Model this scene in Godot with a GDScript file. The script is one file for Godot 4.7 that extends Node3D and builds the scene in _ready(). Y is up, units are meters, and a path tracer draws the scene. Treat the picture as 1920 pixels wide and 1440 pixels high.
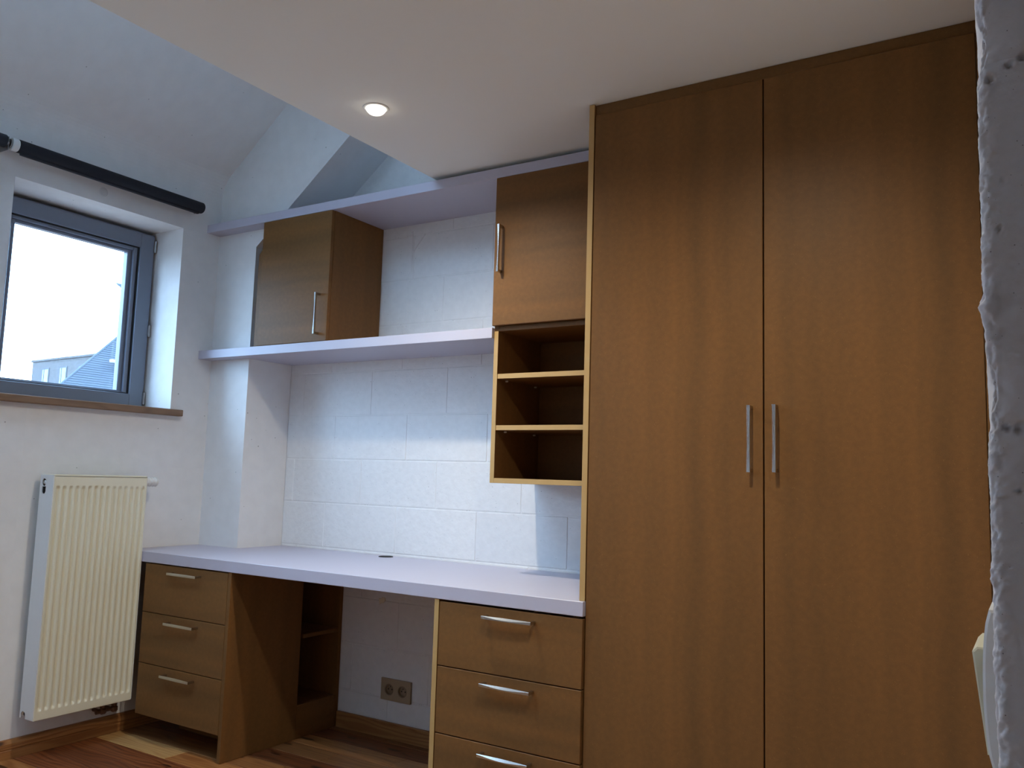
extends Node3D
# Attic study: fitted MDF furniture under a mezzanine slab, window and radiator on the left wall.
# Axes: left wall is x = 0, block wall at the back is z = 0, floor is y = 0. Metres.

const DESK := 0.75
const DESK_T := 0.043
const DEPTH := 0.623      # wardrobe door fronts
const SHELF_Z := 0.335    # front edge of both wall shelves
const CEIL := 2.264       # underside of the mezzanine slab
const KNEE := 2.465       # where the left wall meets the roof slope
const SLOPE := 0.6661     # roof pitch
const COL_X := 0.2614
const COL_Z := 0.2611
const ROOM_Z := 3.6
const WALL_R := 3.297
const ROOF_X := [0.36, 1.25]      # roof window over the open part of the room
const ROOF_Z := [1.75, 3.2]
const WINDOWS := [[0.4653, 1.226], [1.36, 2.1207]]

var M := {}
var rng := RandomNumberGenerator.new()
var names_used := {}


func _ready() -> void:
	rng.seed = 7
	set_camera()
	set_light()
	make_materials()
	build_shell()
	build_window()
	build_outside()
	build_desk()
	build_pedestals()
	build_shelves()
	build_upper_cabinets()
	build_wardrobe()
	build_radiator()
	build_small_things()


# ------------------------------------------------------------------ camera and light
func set_camera() -> void:
	var cam := Camera3D.new()
	cam.name = "camera"
	add_child(cam)
	cam.fov = rad_to_deg(2.0 * atan(720.0 / 1588.4))
	cam.near = 0.02
	cam.far = 200.0
	var right := Vector3(0.8498973, 0.03006834, -0.5260898)
	var up := Vector3(0.03170455, 0.99364416, 0.10800977)
	cam.transform = Transform3D(Basis(right, up, right.cross(up)).orthonormalized(), Vector3(3.320, 1.1058, 2.8868))
	cam.current = true


func set_light() -> void:
	var we := WorldEnvironment.new()
	we.name = "environment"
	var e := Environment.new()
	var sky := Sky.new()
	var sm := ProceduralSkyMaterial.new()      # even, overcast sky
	sm.sky_top_color = Color(0.67, 0.835, 1.0)
	sm.sky_horizon_color = Color(0.69, 0.845, 1.0)
	sm.ground_horizon_color = Color(0.33, 0.38, 0.43)
	sm.ground_bottom_color = Color(0.30, 0.33, 0.36)
	sky.sky_material = sm
	e.background_mode = Environment.BG_SKY
	e.sky = sky
	e.background_energy_multiplier = 23.0
	e.tonemap_mode = Environment.TONE_MAPPER_LINEAR
	e.tonemap_exposure = 0.8
	e.sdfgi_enabled = true
	e.ssao_enabled = true
	e.ssil_enabled = true
	we.environment = e
	add_child(we)


# ------------------------------------------------------------------ mesh helpers
func quad(st: SurfaceTool, a: Vector3, b: Vector3, c: Vector3, d: Vector3, n: Vector3) -> void:
	tri(st, a, b, c, n)
	tri(st, a, c, d, n)


func tri(st: SurfaceTool, a: Vector3, b: Vector3, c: Vector3, n: Vector3) -> void:
	if (b - a).cross(c - a).dot(n) > 0.0:
		var t := b
		b = c
		c = t
	st.set_normal(n)
	st.add_vertex(a)
	st.set_normal(n)
	st.add_vertex(b)
	st.set_normal(n)
	st.add_vertex(c)


func new_st() -> SurfaceTool:
	var st := SurfaceTool.new()
	st.begin(Mesh.PRIMITIVE_TRIANGLES)
	return st


func add_bevel_box(st: SurfaceTool, lo: Vector3, hi: Vector3, bev := 0.001) -> void:
	var c := (lo + hi) / 2.0
	var h := (hi - lo) / 2.0
	bev = minf(bev, 0.45 * minf(h.x, minf(h.y, h.z)))
	for ax in 3:
		var b1 := (ax + 1) % 3
		var b2 := (ax + 2) % 3
		for s in [-1.0, 1.0]:
			var n := Vector3.ZERO
			n[ax] = s
			var p := []
			for k in [[-1, -1], [1, -1], [1, 1], [-1, 1]]:
				var v := Vector3.ZERO
				v[ax] = s * h[ax]
				v[b1] = k[0] * (h[b1] - bev)
				v[b2] = k[1] * (h[b2] - bev)
				p.append(c + v)
			quad(st, p[0], p[1], p[2], p[3], n)
	if bev <= 0.0:
		return
	for ax in 3:                          # the twelve edges
		var b1 := (ax + 1) % 3
		var b2 := (ax + 2) % 3
		for s1 in [-1.0, 1.0]:
			for s2 in [-1.0, 1.0]:
				var n := Vector3.ZERO
				n[b1] = s1
				n[b2] = s2
				var p := []
				for k in [[-1.0, 0], [1.0, 0], [1.0, 1], [-1.0, 1]]:
					var v := Vector3.ZERO
					v[ax] = k[0] * (h[ax] - bev)
					v[b1] = s1 * (h[b1] - (bev if k[1] == 1 else 0.0))
					v[b2] = s2 * (h[b2] - (0.0 if k[1] == 1 else bev))
					p.append(c + v)
				quad(st, p[0], p[1], p[2], p[3], n.normalized())
	for sx in [-1.0, 1.0]:
		for sy in [-1.0, 1.0]:
			for sz in [-1.0, 1.0]:
				var s := Vector3(sx, sy, sz)
				tri(st, c + s * Vector3(h.x, h.y - bev, h.z - bev), c + s * Vector3(h.x - bev, h.y, h.z - bev), c + s * Vector3(h.x - bev, h.y - bev, h.z), s.normalized())


func axis_point(axis: int, p: Vector2, at: float) -> Vector3:
	if axis == 0:
		return Vector3(at, p.y, p.x)      # outline in (z, y)
	if axis == 1:
		return Vector3(p.x, at, p.y)      # outline in (x, z)
	return Vector3(p.x, p.y, at)          # outline in (x, y)


func inset(poly: PackedVector2Array, by: float) -> PackedVector2Array:
	var out := PackedVector2Array()
	var n := poly.size()
	var area := 0.0
	for i in n:
		area += poly[i].cross(poly[(i + 1) % n])
	var s := signf(area)
	for i in n:
		var d1 := (poly[i] - poly[(i + n - 1) % n]).normalized()
		var d2 := (poly[(i + 1) % n] - poly[i]).normalized()
		var n1 := Vector2(-d1.y, d1.x) * s
		var n2 := Vector2(-d2.y, d2.x) * s
		out.append(poly[i] + (n1 + n2) * (by / maxf(0.2, 1.0 + n1.dot(n2))))
	return out


func add_prism(st: SurfaceTool, poly: PackedVector2Array, axis: int, lo: float, hi: float, bev := 0.0) -> void:
	var n := poly.size()
	var area := 0.0
	for i in n:
		area += poly[i].cross(poly[(i + 1) % n])
	var small := inset(poly, bev) if bev > 0.0 else poly
	var idx := Geometry2D.triangulate_polygon(small)
	for s in [0, 1]:
		var at := lo if s == 0 else hi
		var nn := axis_point(axis, Vector2.ZERO, -1.0 if s == 0 else 1.0)
		for k in range(0, idx.size(), 3):
			tri(st, axis_point(axis, small[idx[k]], at), axis_point(axis, small[idx[k + 1]], at), axis_point(axis, small[idx[k + 2]], at), nn)
	for i in n:
		var j := (i + 1) % n
		var d := (poly[j] - poly[i]).normalized()
		var o := Vector2(d.y, -d.x) * signf(area)
		var n3 := axis_point(axis, o, 0.0)
		quad(st, axis_point(axis, poly[i], lo + bev), axis_point(axis, poly[j], lo + bev), axis_point(axis, poly[j], hi - bev), axis_point(axis, poly[i], hi - bev), n3)
		if bev > 0.0:
			for s in [0, 1]:
				var a0 := lo + bev if s == 0 else hi - bev
				var a1 := lo if s == 0 else hi
				quad(st, axis_point(axis, poly[i], a0), axis_point(axis, poly[j], a0), axis_point(axis, small[j], a1), axis_point(axis, small[i], a1), (n3 + axis_point(axis, Vector2.ZERO, -1.0 if s == 0 else 1.0)).normalized())


# a turned shape; profile holds (radius, height along the axis)
func add_lathe(st: SurfaceTool, at: Vector3, axis: int, profile: Array, seg := 32) -> void:
	var e1 := Vector3.ZERO
	var e2 := Vector3.ZERO
	var ea := Vector3.ZERO
	ea[axis] = 1.0
	e1[(axis + 1) % 3] = 1.0
	e2[(axis + 2) % 3] = 1.0
	for i in profile.size() - 1:
		var p: Vector2 = profile[i]
		var q: Vector2 = profile[i + 1]
		var d := (q - p)
		if d.length() < 1e-7:
			continue
		for k in seg:
			var a := TAU * k / seg
			var b := TAU * (k + 1) / seg
			var ra := e1 * cos(a) + e2 * sin(a)
			var rb := e1 * cos(b) + e2 * sin(b)
			var nr := d.y
			var na := -d.x
			var v := [at + ra * p.x + ea * p.y, at + rb * p.x + ea * p.y, at + rb * q.x + ea * q.y, at + ra * q.x + ea * q.y]
			var n_a := (ra * nr + ea * na).normalized()
			var n_b := (rb * nr + ea * na).normalized()
			var flat := (n_a + n_b).normalized()
			for t in [[0, 1, 2], [0, 2, 3]]:
				var o: Array = t
				if (v[t[1]] - v[t[0]]).cross(v[t[2]] - v[t[0]]).dot(flat) > 0.0:
					o = [t[0], t[2], t[1]]
				for w in o:
					st.set_normal(n_b if w == 1 or w == 2 else n_a)
					st.add_vertex(v[w])


# a round bar through points
func add_tube(st: SurfaceTool, pts: Array, r: float, seg := 12) -> void:
	var rings := []
	for i in pts.size():
		var p: Vector3 = pts[i]
		var d: Vector3 = (pts[mini(i + 1, pts.size() - 1)] - pts[maxi(i - 1, 0)]).normalized()
		var a := d.cross(Vector3.UP if absf(d.y) < 0.9 else Vector3.RIGHT).normalized()
		var b := d.cross(a).normalized()
		var ring := []
		for k in seg:
			var t := TAU * k / seg
			ring.append([p + (a * cos(t) + b * sin(t)) * r, a * cos(t) + b * sin(t)])
		rings.append(ring)
		if i == 0 or i == pts.size() - 1:
			for k in seg:
				tri(st, p, ring[k][0], ring[(k + 1) % seg][0], -d if i == 0 else d)
	for i in pts.size() - 1:
		for k in seg:
			var l := (k + 1) % seg
			quad(st, rings[i][k][0], rings[i][l][0], rings[i + 1][l][0], rings[i + 1][k][0], (rings[i][k][1] + rings[i][l][1]).normalized())


# a smooth sheet over a grid of points
func add_sheet(st: SurfaceTool, rows: Array, outward: Vector3) -> void:
	var nr := rows.size()
	var nc: int = rows[0].size()
	var nm := []
	for i in nr:
		var line := []
		for j in nc:
			var du: Vector3 = rows[i][mini(j + 1, nc - 1)] - rows[i][maxi(j - 1, 0)]
			var dv: Vector3 = rows[mini(i + 1, nr - 1)][j] - rows[maxi(i - 1, 0)][j]
			line.append(du.cross(dv).normalized())
		nm.append(line)
	var mid: Vector3 = nm[nr / 2][nc / 2]
	var s := 1.0 if mid.dot(outward) > 0.0 else -1.0
	for i in nr - 1:
		for j in nc - 1:
			var cells := [[i, j], [i, j + 1], [i + 1, j + 1], [i, j], [i + 1, j + 1], [i + 1, j]]
			if s > 0.0:
				cells = [[i, j], [i + 1, j + 1], [i, j + 1], [i, j], [i + 1, j], [i + 1, j + 1]]
			for c in cells:
				st.set_normal(nm[c[0]][c[1]] * s)
				st.add_vertex(rows[c[0]][c[1]])


# ------------------------------------------------------------------ object helpers
func numbered(called: String) -> String:
	var k: int = names_used.get(called, 0)
	names_used[called] = k + 1
	return called if k == 0 else "%s_%03d" % [called, k]


# commits the shape (given in room coordinates) as one named mesh whose origin is at its middle
func obj(called: String, st: SurfaceTool, mat: Material, parent: Node3D = self, at = null) -> MeshInstance3D:
	var raw := st.commit()
	var c: Vector3 = raw.get_aabb().get_center() if at == null else at
	var st2 := SurfaceTool.new()
	st2.begin(Mesh.PRIMITIVE_TRIANGLES)
	st2.append_from(raw, 0, Transform3D(Basis.IDENTITY, -c))
	var mi := MeshInstance3D.new()
	mi.name = numbered(called) if parent == self else called
	mi.mesh = st2.commit()
	mi.material_override = null
	mi.mesh.surface_set_material(0, mat)
	parent.add_child(mi, true)
	mi.global_position = c
	return mi


func box(called: String, lo: Vector3, hi: Vector3, mat: Material, parent: Node3D = self, bev := 0.001) -> MeshInstance3D:
	var st := new_st()
	add_bevel_box(st, lo, hi, bev)
	return obj(called, st, mat, parent)


func thing(called: String, at: Vector3, label: String, category: String, group := "") -> Node3D:
	var o := Node3D.new()
	o.name = numbered(called)
	add_child(o)
	o.position = at
	return tag(o, label, category, group)


func tag(o: Node3D, label: String, category: String, group := "") -> Node3D:
	o.set_meta("label", label)
	o.set_meta("category", category)
	if group:
		o.set_meta("group", group)
	return o


func structure(o: Node3D, label := "") -> Node3D:
	o.set_meta("kind", "structure")
	if label:
		o.set_meta("label", label)
	return o


func struct_root(called: String, at: Vector3, label := "") -> Node3D:
	var o := Node3D.new()
	o.name = called
	add_child(o)
	o.position = at
	return structure(o, label)


# ------------------------------------------------------------------ materials
func plain(c: Color, rough := 0.6, metal := 0.0, spec := 0.5) -> StandardMaterial3D:
	var m := StandardMaterial3D.new()
	m.albedo_color = c
	m.roughness = rough
	m.metallic = metal
	m.metallic_specular = spec
	return m


func triplanar(m: StandardMaterial3D, size: Vector3, world := true) -> void:
	m.uv1_triplanar = true
	m.uv1_world_triplanar = world
	m.uv1_scale = Vector3(1.0 / size.x, 1.0 / size.y, 1.0 / size.z)
	m.uv1_triplanar_sharpness = 8.0


func noise(sd: int, freq: float, octaves := 3) -> FastNoiseLite:
	var n := FastNoiseLite.new()
	n.seed = sd
	n.noise_type = FastNoiseLite.TYPE_SIMPLEX_SMOOTH
	n.frequency = freq
	n.fractal_octaves = octaves
	return n


# value on a torus, so that the tile repeats without a seam
func wrap_noise(n: FastNoiseLite, u: float, v: float, ru: float, rv: float) -> float:
	var a := u * TAU
	var b := v * TAU
	return n.get_noise_3d(cos(a) * ru + 31.0, sin(a) * ru + cos(b) * rv, sin(b) * rv + 17.0)


# varnished fibreboard: fine flecks, a mottle and slow bands along one direction
func mdf_texture(sd: int, base: Color, upright: bool) -> ImageTexture:
	var n := 640
	var im := Image.create(n, n, false, Image.FORMAT_RGB8)
	var fine := noise(sd, 0.32, 2)
	var mottle := noise(sd + 1, 0.045, 3)
	var band := noise(sd + 2, 1.0, 2)
	var r := RandomNumberGenerator.new()
	r.seed = sd
	for y in n:
		for x in n:
			var along := (y if upright else x) / float(n)
			var across := (x if upright else y) / float(n)
			var b := wrap_noise(band, across, along, 1.3, 0.07)
			var f := fine.get_noise_2d(x, y)
			var t := 1.0 + 0.085 * b + 0.05 * mottle.get_noise_2d(x, y) + 0.05 * f
			var warm := 0.018 * b
			im.set_pixel(x, y, Color(base.r * (t + warm), base.g * t, base.b * (t - warm)))
	for k in 420:                         # pale fibres
		var x := r.randi_range(6, n - 7)
		var y := r.randi_range(6, n - 7)
		var dx := r.randi_range(-1, 1)
		for s in r.randi_range(1, 4):
			var c := im.get_pixel(x + dx * s, y + s)
			im.set_pixel(x + dx * s, y + s, c.lerp(Color(0.78, 0.62, 0.42), r.randf_range(0.12, 0.4)))
	return ImageTexture.create_from_image(im)


func mdf(sd: int, base: Color, upright: bool) -> StandardMaterial3D:
	var m := plain(Color.WHITE, 0.46, 0.0, 0.3)
	m.albedo_texture = mdf_texture(sd, base, upright)
	triplanar(m, Vector3(0.62, 0.62, 0.62))
	return m


# a floorboard: lengthwise grain bent round knots
func plank_texture(sd: int, base: Color, dark: Color, knots: int) -> ImageTexture:
	var w := 1024
	var h := 160
	var im := Image.create(w, h, false, Image.FORMAT_RGB8)
	var wav := noise(sd, 1.0, 2)
	var fib := noise(sd + 5, 1.0, 2)
	var r := RandomNumberGenerator.new()
	r.seed = sd
	var kn := []
	for k in knots:
		kn.append([r.randf_range(0.08, 0.92) * w, r.randf_range(0.25, 0.75) * h, r.randf_range(9.0, 15.0)])
	for y in h:
		for x in w:
			var v := y / float(h) * 5.0 + 1.3 * wav.get_noise_2d(x * 0.0026, y * 0.008)
			var knot := 0.0
			for k in kn:
				var dx: float = (x - k[0]) / (k[2] * 1.9)
				var dy: float = (y - k[1]) / k[2]
				var d2 := dx * dx + dy * dy
				v += 1.6 * signf(dy) / (1.0 + 0.55 * d2)
				knot = maxf(knot, smoothstep(1.5, 0.5, d2))
			var ring := 0.5 + 0.5 * sin(v * TAU)
			ring = pow(ring, 2.2)
			var t := clampf(0.62 * ring + 0.30 * fib.get_noise_2d(x * 0.006, y * 0.35) + 0.15, 0.0, 1.0)
			var c := base.lerp(dark, t).lerp(Color(0.16, 0.08, 0.04), 0.8 * knot)
			im.set_pixel(x, y, c)
	return ImageTexture.create_from_image(im)


func relief(m: StandardMaterial3D, sd: int, freq: float, strength: float, size: float, octaves := 4) -> void:
	var t := NoiseTexture2D.new()
	t.width = 512
	t.height = 512
	t.seamless = true
	t.as_normal_map = true
	t.bump_strength = strength
	t.noise = noise(sd, freq, octaves)
	m.normal_enabled = true
	m.normal_texture = t
	m.normal_scale = 0.12
	triplanar(m, Vector3(size, size, size))


# painted masonry: white with pinholes, small dents and scuffs
func paint_texture(sd: int, base: Color, holes: int) -> ImageTexture:
	var n := 1024
	var im := Image.create(n, n, false, Image.FORMAT_RGB8)
	im.fill(base)
	var mott := noise(sd, 0.012, 4)
	for y in n:
		for x in n:
			var t := 1.0 + 0.018 * mott.get_noise_2d(x, y)
			im.set_pixel(x, y, Color(base.r * t, base.g * t, base.b * t))
	var r := RandomNumberGenerator.new()
	r.seed = sd
	for k in holes:
		var cx := r.randi_range(6, n - 7)
		var cy := r.randi_range(6, n - 7)
		var rad := r.randf_range(0.8, 2.4)
		var deep := r.randf_range(0.25, 0.8)
		for y in range(-3, 4):
			for x in range(-3, 4):
				var d := Vector2(x, y).length()
				if d < rad:
					var c := im.get_pixel(cx + x, cy + y)
					im.set_pixel(cx + x, cy + y, c.lerp(Color(0.30, 0.29, 0.29), deep))
	return ImageTexture.create_from_image(im)


func make_materials() -> void:
	M.board_up = mdf(11, Color(0.46, 0.323, 0.182), true)
	M.board = mdf(23, Color(0.46, 0.323, 0.182), false)
	M.edge = plain(Color(0.72, 0.585, 0.37), 0.5)          # lacquered light board edge
	relief(M.edge, 3, 0.2, 1.0, 0.3)
	M.laminate = plain(Color(0.73, 0.715, 0.77), 0.42)
	relief(M.laminate, 4, 0.5, 0.35, 0.15, 2)
	M.wall = plain(Color.WHITE, 0.85)
	relief(M.wall, 5, 0.02, 2.2, 1.1)
	M.wall.albedo_texture = paint_texture(61, Color(0.90, 0.895, 0.89), 25)
	M.block = plain(Color.WHITE, 0.72)
	relief(M.block, 6, 0.035, 6.0, 0.55)
	M.block.albedo_texture = paint_texture(62, Color(0.90, 0.895, 0.89), 70)
	M.ceiling = plain(Color(0.94, 0.945, 0.92), 0.9)
	relief(M.ceiling, 8, 0.04, 0.6, 0.8)
	M.rough = plain(Color.WHITE, 0.85)
	relief(M.rough, 9, 0.06, 5.0, 0.12)
	M.rough.albedo_texture = paint_texture(63, Color(0.84, 0.825, 0.83), 160)
	M.nickel = plain(Color(0.74, 0.73, 0.71), 0.27, 1.0)
	M.steel = plain(Color(0.62, 0.62, 0.62), 0.35, 1.0)
	M.frame = plain(Color(0.47, 0.50, 0.56), 0.4)
	M.gasket = plain(Color(0.06, 0.06, 0.07), 0.6)
	M.sill = plain(Color.WHITE, 0.5)
	M.sill.albedo_texture = plank_texture(91, Color(0.54, 0.43, 0.34), Color(0.47, 0.365, 0.28), 0)
	triplanar(M.sill, Vector3(0.2, 0.2, 1.2))
	M.skirting = plain(Color.WHITE, 0.45)
	M.skirting.albedo_texture = plank_texture(95, Color(0.66, 0.46, 0.27), Color(0.50, 0.31, 0.16), 2)
	triplanar(M.skirting, Vector3(1.6, 0.12, 1.6))
	var tones := [
		[Color(0.74, 0.59, 0.39), Color(0.63, 0.45, 0.26), 1],
		[Color(0.66, 0.45, 0.26), Color(0.50, 0.29, 0.14), 2],
		[Color(0.54, 0.32, 0.18), Color(0.32, 0.15, 0.08), 3],
		[Color(0.57, 0.385, 0.225), Color(0.41, 0.245, 0.13), 1],
		[Color(0.49, 0.28, 0.155), Color(0.28, 0.13, 0.07), 3],
	]
	M.planks = []
	for k in tones.size():
		var m := plain(Color.WHITE, 0.38)
		m.albedo_texture = plank_texture(200 + k, tones[k][0], tones[k][1], tones[k][2])
		triplanar(m, Vector3(1.5, 0.2, 0.112), false)
		m.uv1_offset = Vector3(0.5, 0.5, 0.5)
		M.planks.append(m)
	M.radiator = plain(Color(0.885, 0.865, 0.775), 0.36)
	M.radiator_cap = plain(Color(0.885, 0.885, 0.875), 0.4)
	M.dark = plain(Color(0.05, 0.05, 0.05), 0.6)
	M.copper = plain(Color(0.42, 0.30, 0.23), 0.45, 0.4)
	M.blind = plain(Color(0.115, 0.13, 0.165), 0.85)
	relief(M.blind, 12, 0.5, 1.5, 0.05)
	M.plastic = plain(Color(0.87, 0.87, 0.86), 0.4)
	M.ivory = plain(Color(0.86, 0.845, 0.74), 0.35)
	M.beige = plain(Color(0.66, 0.58, 0.47), 0.4)
	M.beige_in = plain(Color(0.55, 0.48, 0.39), 0.45)
	M.glass = plain(Color(0.93, 0.97, 1.0, 0.08), 0.03)
	M.glass.transparency = BaseMaterial3D.TRANSPARENCY_ALPHA
	M.glow = plain(Color(1, 0.98, 0.93), 0.5)
	M.glow.emission_enabled = true
	M.glow.emission = Color(1.0, 0.97, 0.90)
	M.glow.emission_energy_multiplier = 4.0
	M.slate = plain(Color(0.05, 0.125, 0.185), 0.7)
	M.slate_b = plain(Color(0.06, 0.135, 0.195), 0.7)
	M.brick = plain(Color.WHITE, 0.9)
	M.brick.albedo_texture = brick_texture()
	triplanar(M.brick, Vector3(3.0, 3.0, 3.0))
	M.far_frame = plain(Color(0.12, 0.13, 0.16), 0.6)
	M.far_pane = plain(Color(0.16, 0.26, 0.28), 0.15)
	M.plaster_chip = plain(Color(0.90, 0.86, 0.77), 0.9)
	M.smear = plain(Color(0.82, 0.82, 0.82), 0.9)


func brick_texture() -> ImageTexture:        # far facade: too small to tell the bricks apart
	var n := 256
	var im := Image.create(n, n, false, Image.FORMAT_RGB8)
	var a := noise(77, 0.09, 3)
	for y in n:
		for x in n:
			var t := 1.0 + 0.35 * a.get_noise_2d(x * 0.5, y * 1.6)
			im.set_pixel(x, y, Color(0.27 * t, 0.265 * t, 0.265 * t))
	return ImageTexture.create_from_image(im)


# ------------------------------------------------------------------ the room
func roof_y(x: float) -> float:
	return KNEE + x * tan(SLOPE)


func build_shell() -> void:
	build_floor()
	# left wall with the window opening; a soft plaster cove leads into the roof slope
	var st := new_st()
	var y0 := 1.345
	var y1 := 2.198
	var from := -0.2
	for w in WINDOWS:
		add_bevel_box(st, Vector3(-0.3, 0, from), Vector3(0, 2.58, w[0]), 0.0)
		add_bevel_box(st, Vector3(-0.3, 0, w[0]), Vector3(0, y0, w[1]), 0.0)
		add_bevel_box(st, Vector3(-0.3, y1, w[0]), Vector3(0, 2.58, w[1]), 0.0)
		from = w[1]
	add_bevel_box(st, Vector3(-0.3, 0, from), Vector3(0, 2.58, ROOM_Z + 0.15), 0.0)
	var wl := structure(obj("wall_left", st, M.wall), "white plastered wall with the window and radiator")
	var sm := new_st()
	add_lathe(sm, Vector3(0.0, 2.247, 0.865), 0, [Vector2(0.0, 0.0012), Vector2(0.016, 0.0012), Vector2(0.02, 0.0)], 14)
	obj("filler_smear", sm, M.smear, wl)
	# roof slope with a rounded foot
	st = new_st()
	var poly := PackedVector2Array()
	var cove := 0.07
	for k in 9:
		var t := k / 8.0
		var a := Vector2(0, KNEE - cove)
		var b := Vector2(0, KNEE)
		var c := Vector2(cove * cos(SLOPE), KNEE + cove * sin(SLOPE))
		poly.append(a.lerp(b, t).lerp(b.lerp(c, t), t))
	var eave := PackedVector2Array([Vector2(-0.3, roof_y(-0.3) + 0.25), Vector2(-0.3, KNEE - cove)])
	var ridge := PackedVector2Array([Vector2(3.6, roof_y(3.6)), Vector2(3.6, roof_y(3.6) + 0.25)])
	var whole := poly.duplicate()
	whole.append_array(ridge)
	whole.append_array(eave)
	var lower := poly.duplicate()
	lower.append_array(PackedVector2Array([Vector2(ROOF_X[0], roof_y(ROOF_X[0])), Vector2(ROOF_X[0] - 0.13, roof_y(ROOF_X[0] - 0.13) + 0.25)]))
	lower.append_array(eave)
	var upper := PackedVector2Array([Vector2(ROOF_X[1], roof_y(ROOF_X[1]))])
	upper.append_array(ridge)
	upper.append(Vector2(ROOF_X[1] - 0.13, roof_y(ROOF_X[1] - 0.13) + 0.25))
	add_prism(st, whole, 2, -0.2, ROOF_Z[0])
	add_prism(st, lower, 2, ROOF_Z[0], ROOF_Z[1])
	add_prism(st, upper, 2, ROOF_Z[0], ROOF_Z[1])
	add_prism(st, whole, 2, ROOF_Z[1], ROOM_Z + 0.15)
	structure(obj("ceiling_slope", st, M.wall), "white sloping ceiling under the roof")
	# boxed post and rafter in the back corner
	st = new_st()
	var low := Vector2(0.0, KNEE) + Vector2(sin(SLOPE), -cos(SLOPE)) * 0.4255
	poly = PackedVector2Array([Vector2(0, 0), Vector2(COL_X, 0), Vector2(COL_X, low.y + (COL_X - low.x) * tan(SLOPE)), Vector2(2.6, low.y + (2.6 - low.x) * tan(SLOPE)), Vector2(2.6, roof_y(2.6)), Vector2(0, KNEE)])
	add_prism(st, poly, 2, 0.0, COL_Z)
	structure(obj("trim_1", st, M.wall), "white boxed post and slanting rafter in the corner")
	build_back_wall()
	# mezzanine slab
	st = new_st()
	add_bevel_box(st, Vector3(1.3212, CEIL, 0.0), Vector3(WALL_R, CEIL + 0.2, ROOM_Z), 0.004)
	structure(obj("ceiling", st, M.ceiling), "flat cream-white ceiling below the mezzanine")
	# front wall, behind the camera
	st = new_st()
	poly = PackedVector2Array([Vector2(-0.3, 0), Vector2(3.6, 0), Vector2(3.6, roof_y(3.6)), Vector2(-0.3, roof_y(-0.3))])
	add_prism(st, poly, 2, ROOM_Z, ROOM_Z + 0.15)
	structure(obj("wall_front", st, M.wall), "white wall behind the viewer")
	build_right_wall()
	# skirting boards
	var sk := new_st()
	var prof := PackedVector2Array([Vector2(0, 0), Vector2(0.016, 0), Vector2(0.016, 0.03), Vector2(0.013, 0.034), Vector2(0.016, 0.038), Vector2(0.015, 0.055), Vector2(0.008, 0.068), Vector2(0, 0.07)])
	add_prism(sk, prof, 2, COL_Z, ROOM_Z)
	structure(obj("baseboard_left", sk, M.skirting), "moulded pine skirting board under the radiator")
	sk = new_st()
	add_bevel_box(sk, Vector3(0.676, 0, 0.001), Vector3(1.643, 0.066, 0.016), 0.002)
	structure(obj("baseboard_back", sk, M.skirting), "dark pine skirting board under the desk")


func build_floor() -> void:
	var fl := struct_root("floor", Vector3(1.65, 0, 1.8), "varnished pine plank floor in mixed red and yellow tones")
	box("subfloor", Vector3(-0.3, -0.25, -0.2), Vector3(4.8, -0.021, ROOM_Z + 0.3), M.dark, fl, 0.0)
	var w := 0.11
	var z := 0.711 - 7.0 * w
	var row := 0
	var shapes := {}
	while z < ROOM_Z:
		var cuts := [0.0]
		var x := rng.randf_range(0.5, 1.6)
		if row == 6:
			x = 0.455
		while x < 3.1:
			cuts.append(x)
			x += rng.randf_range(1.0, 1.9)
		cuts.append(WALL_R)
		for k in cuts.size() - 1:
			var lo := Vector3(cuts[k] + 0.0006, -0.02, maxf(z, 0.0) + 0.0007)
			var hi := Vector3(cuts[k + 1] - 0.0006, rng.randf_range(-0.0006, 0.0), minf(z + w, ROOM_Z) - 0.0007)
			if hi.z - lo.z < 0.01:
				continue
			var tone: int = [0, 1, 1, 3, 0, 2][rng.randi_range(0, 5)]
			if row == 6:
				tone = 0 if k == 0 else 1
			elif row == 7 or row == 9:
				tone = 2 if k == 0 else 4
			elif row == 8:
				tone = 4
			elif row == 10:
				tone = 1
			elif row < 6:
				tone = [3, 4, 1, 3, 4, 3][row]
			box("plank", lo, hi, M.planks[tone], fl, 0.0012)
		z += w
		row += 1


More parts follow.
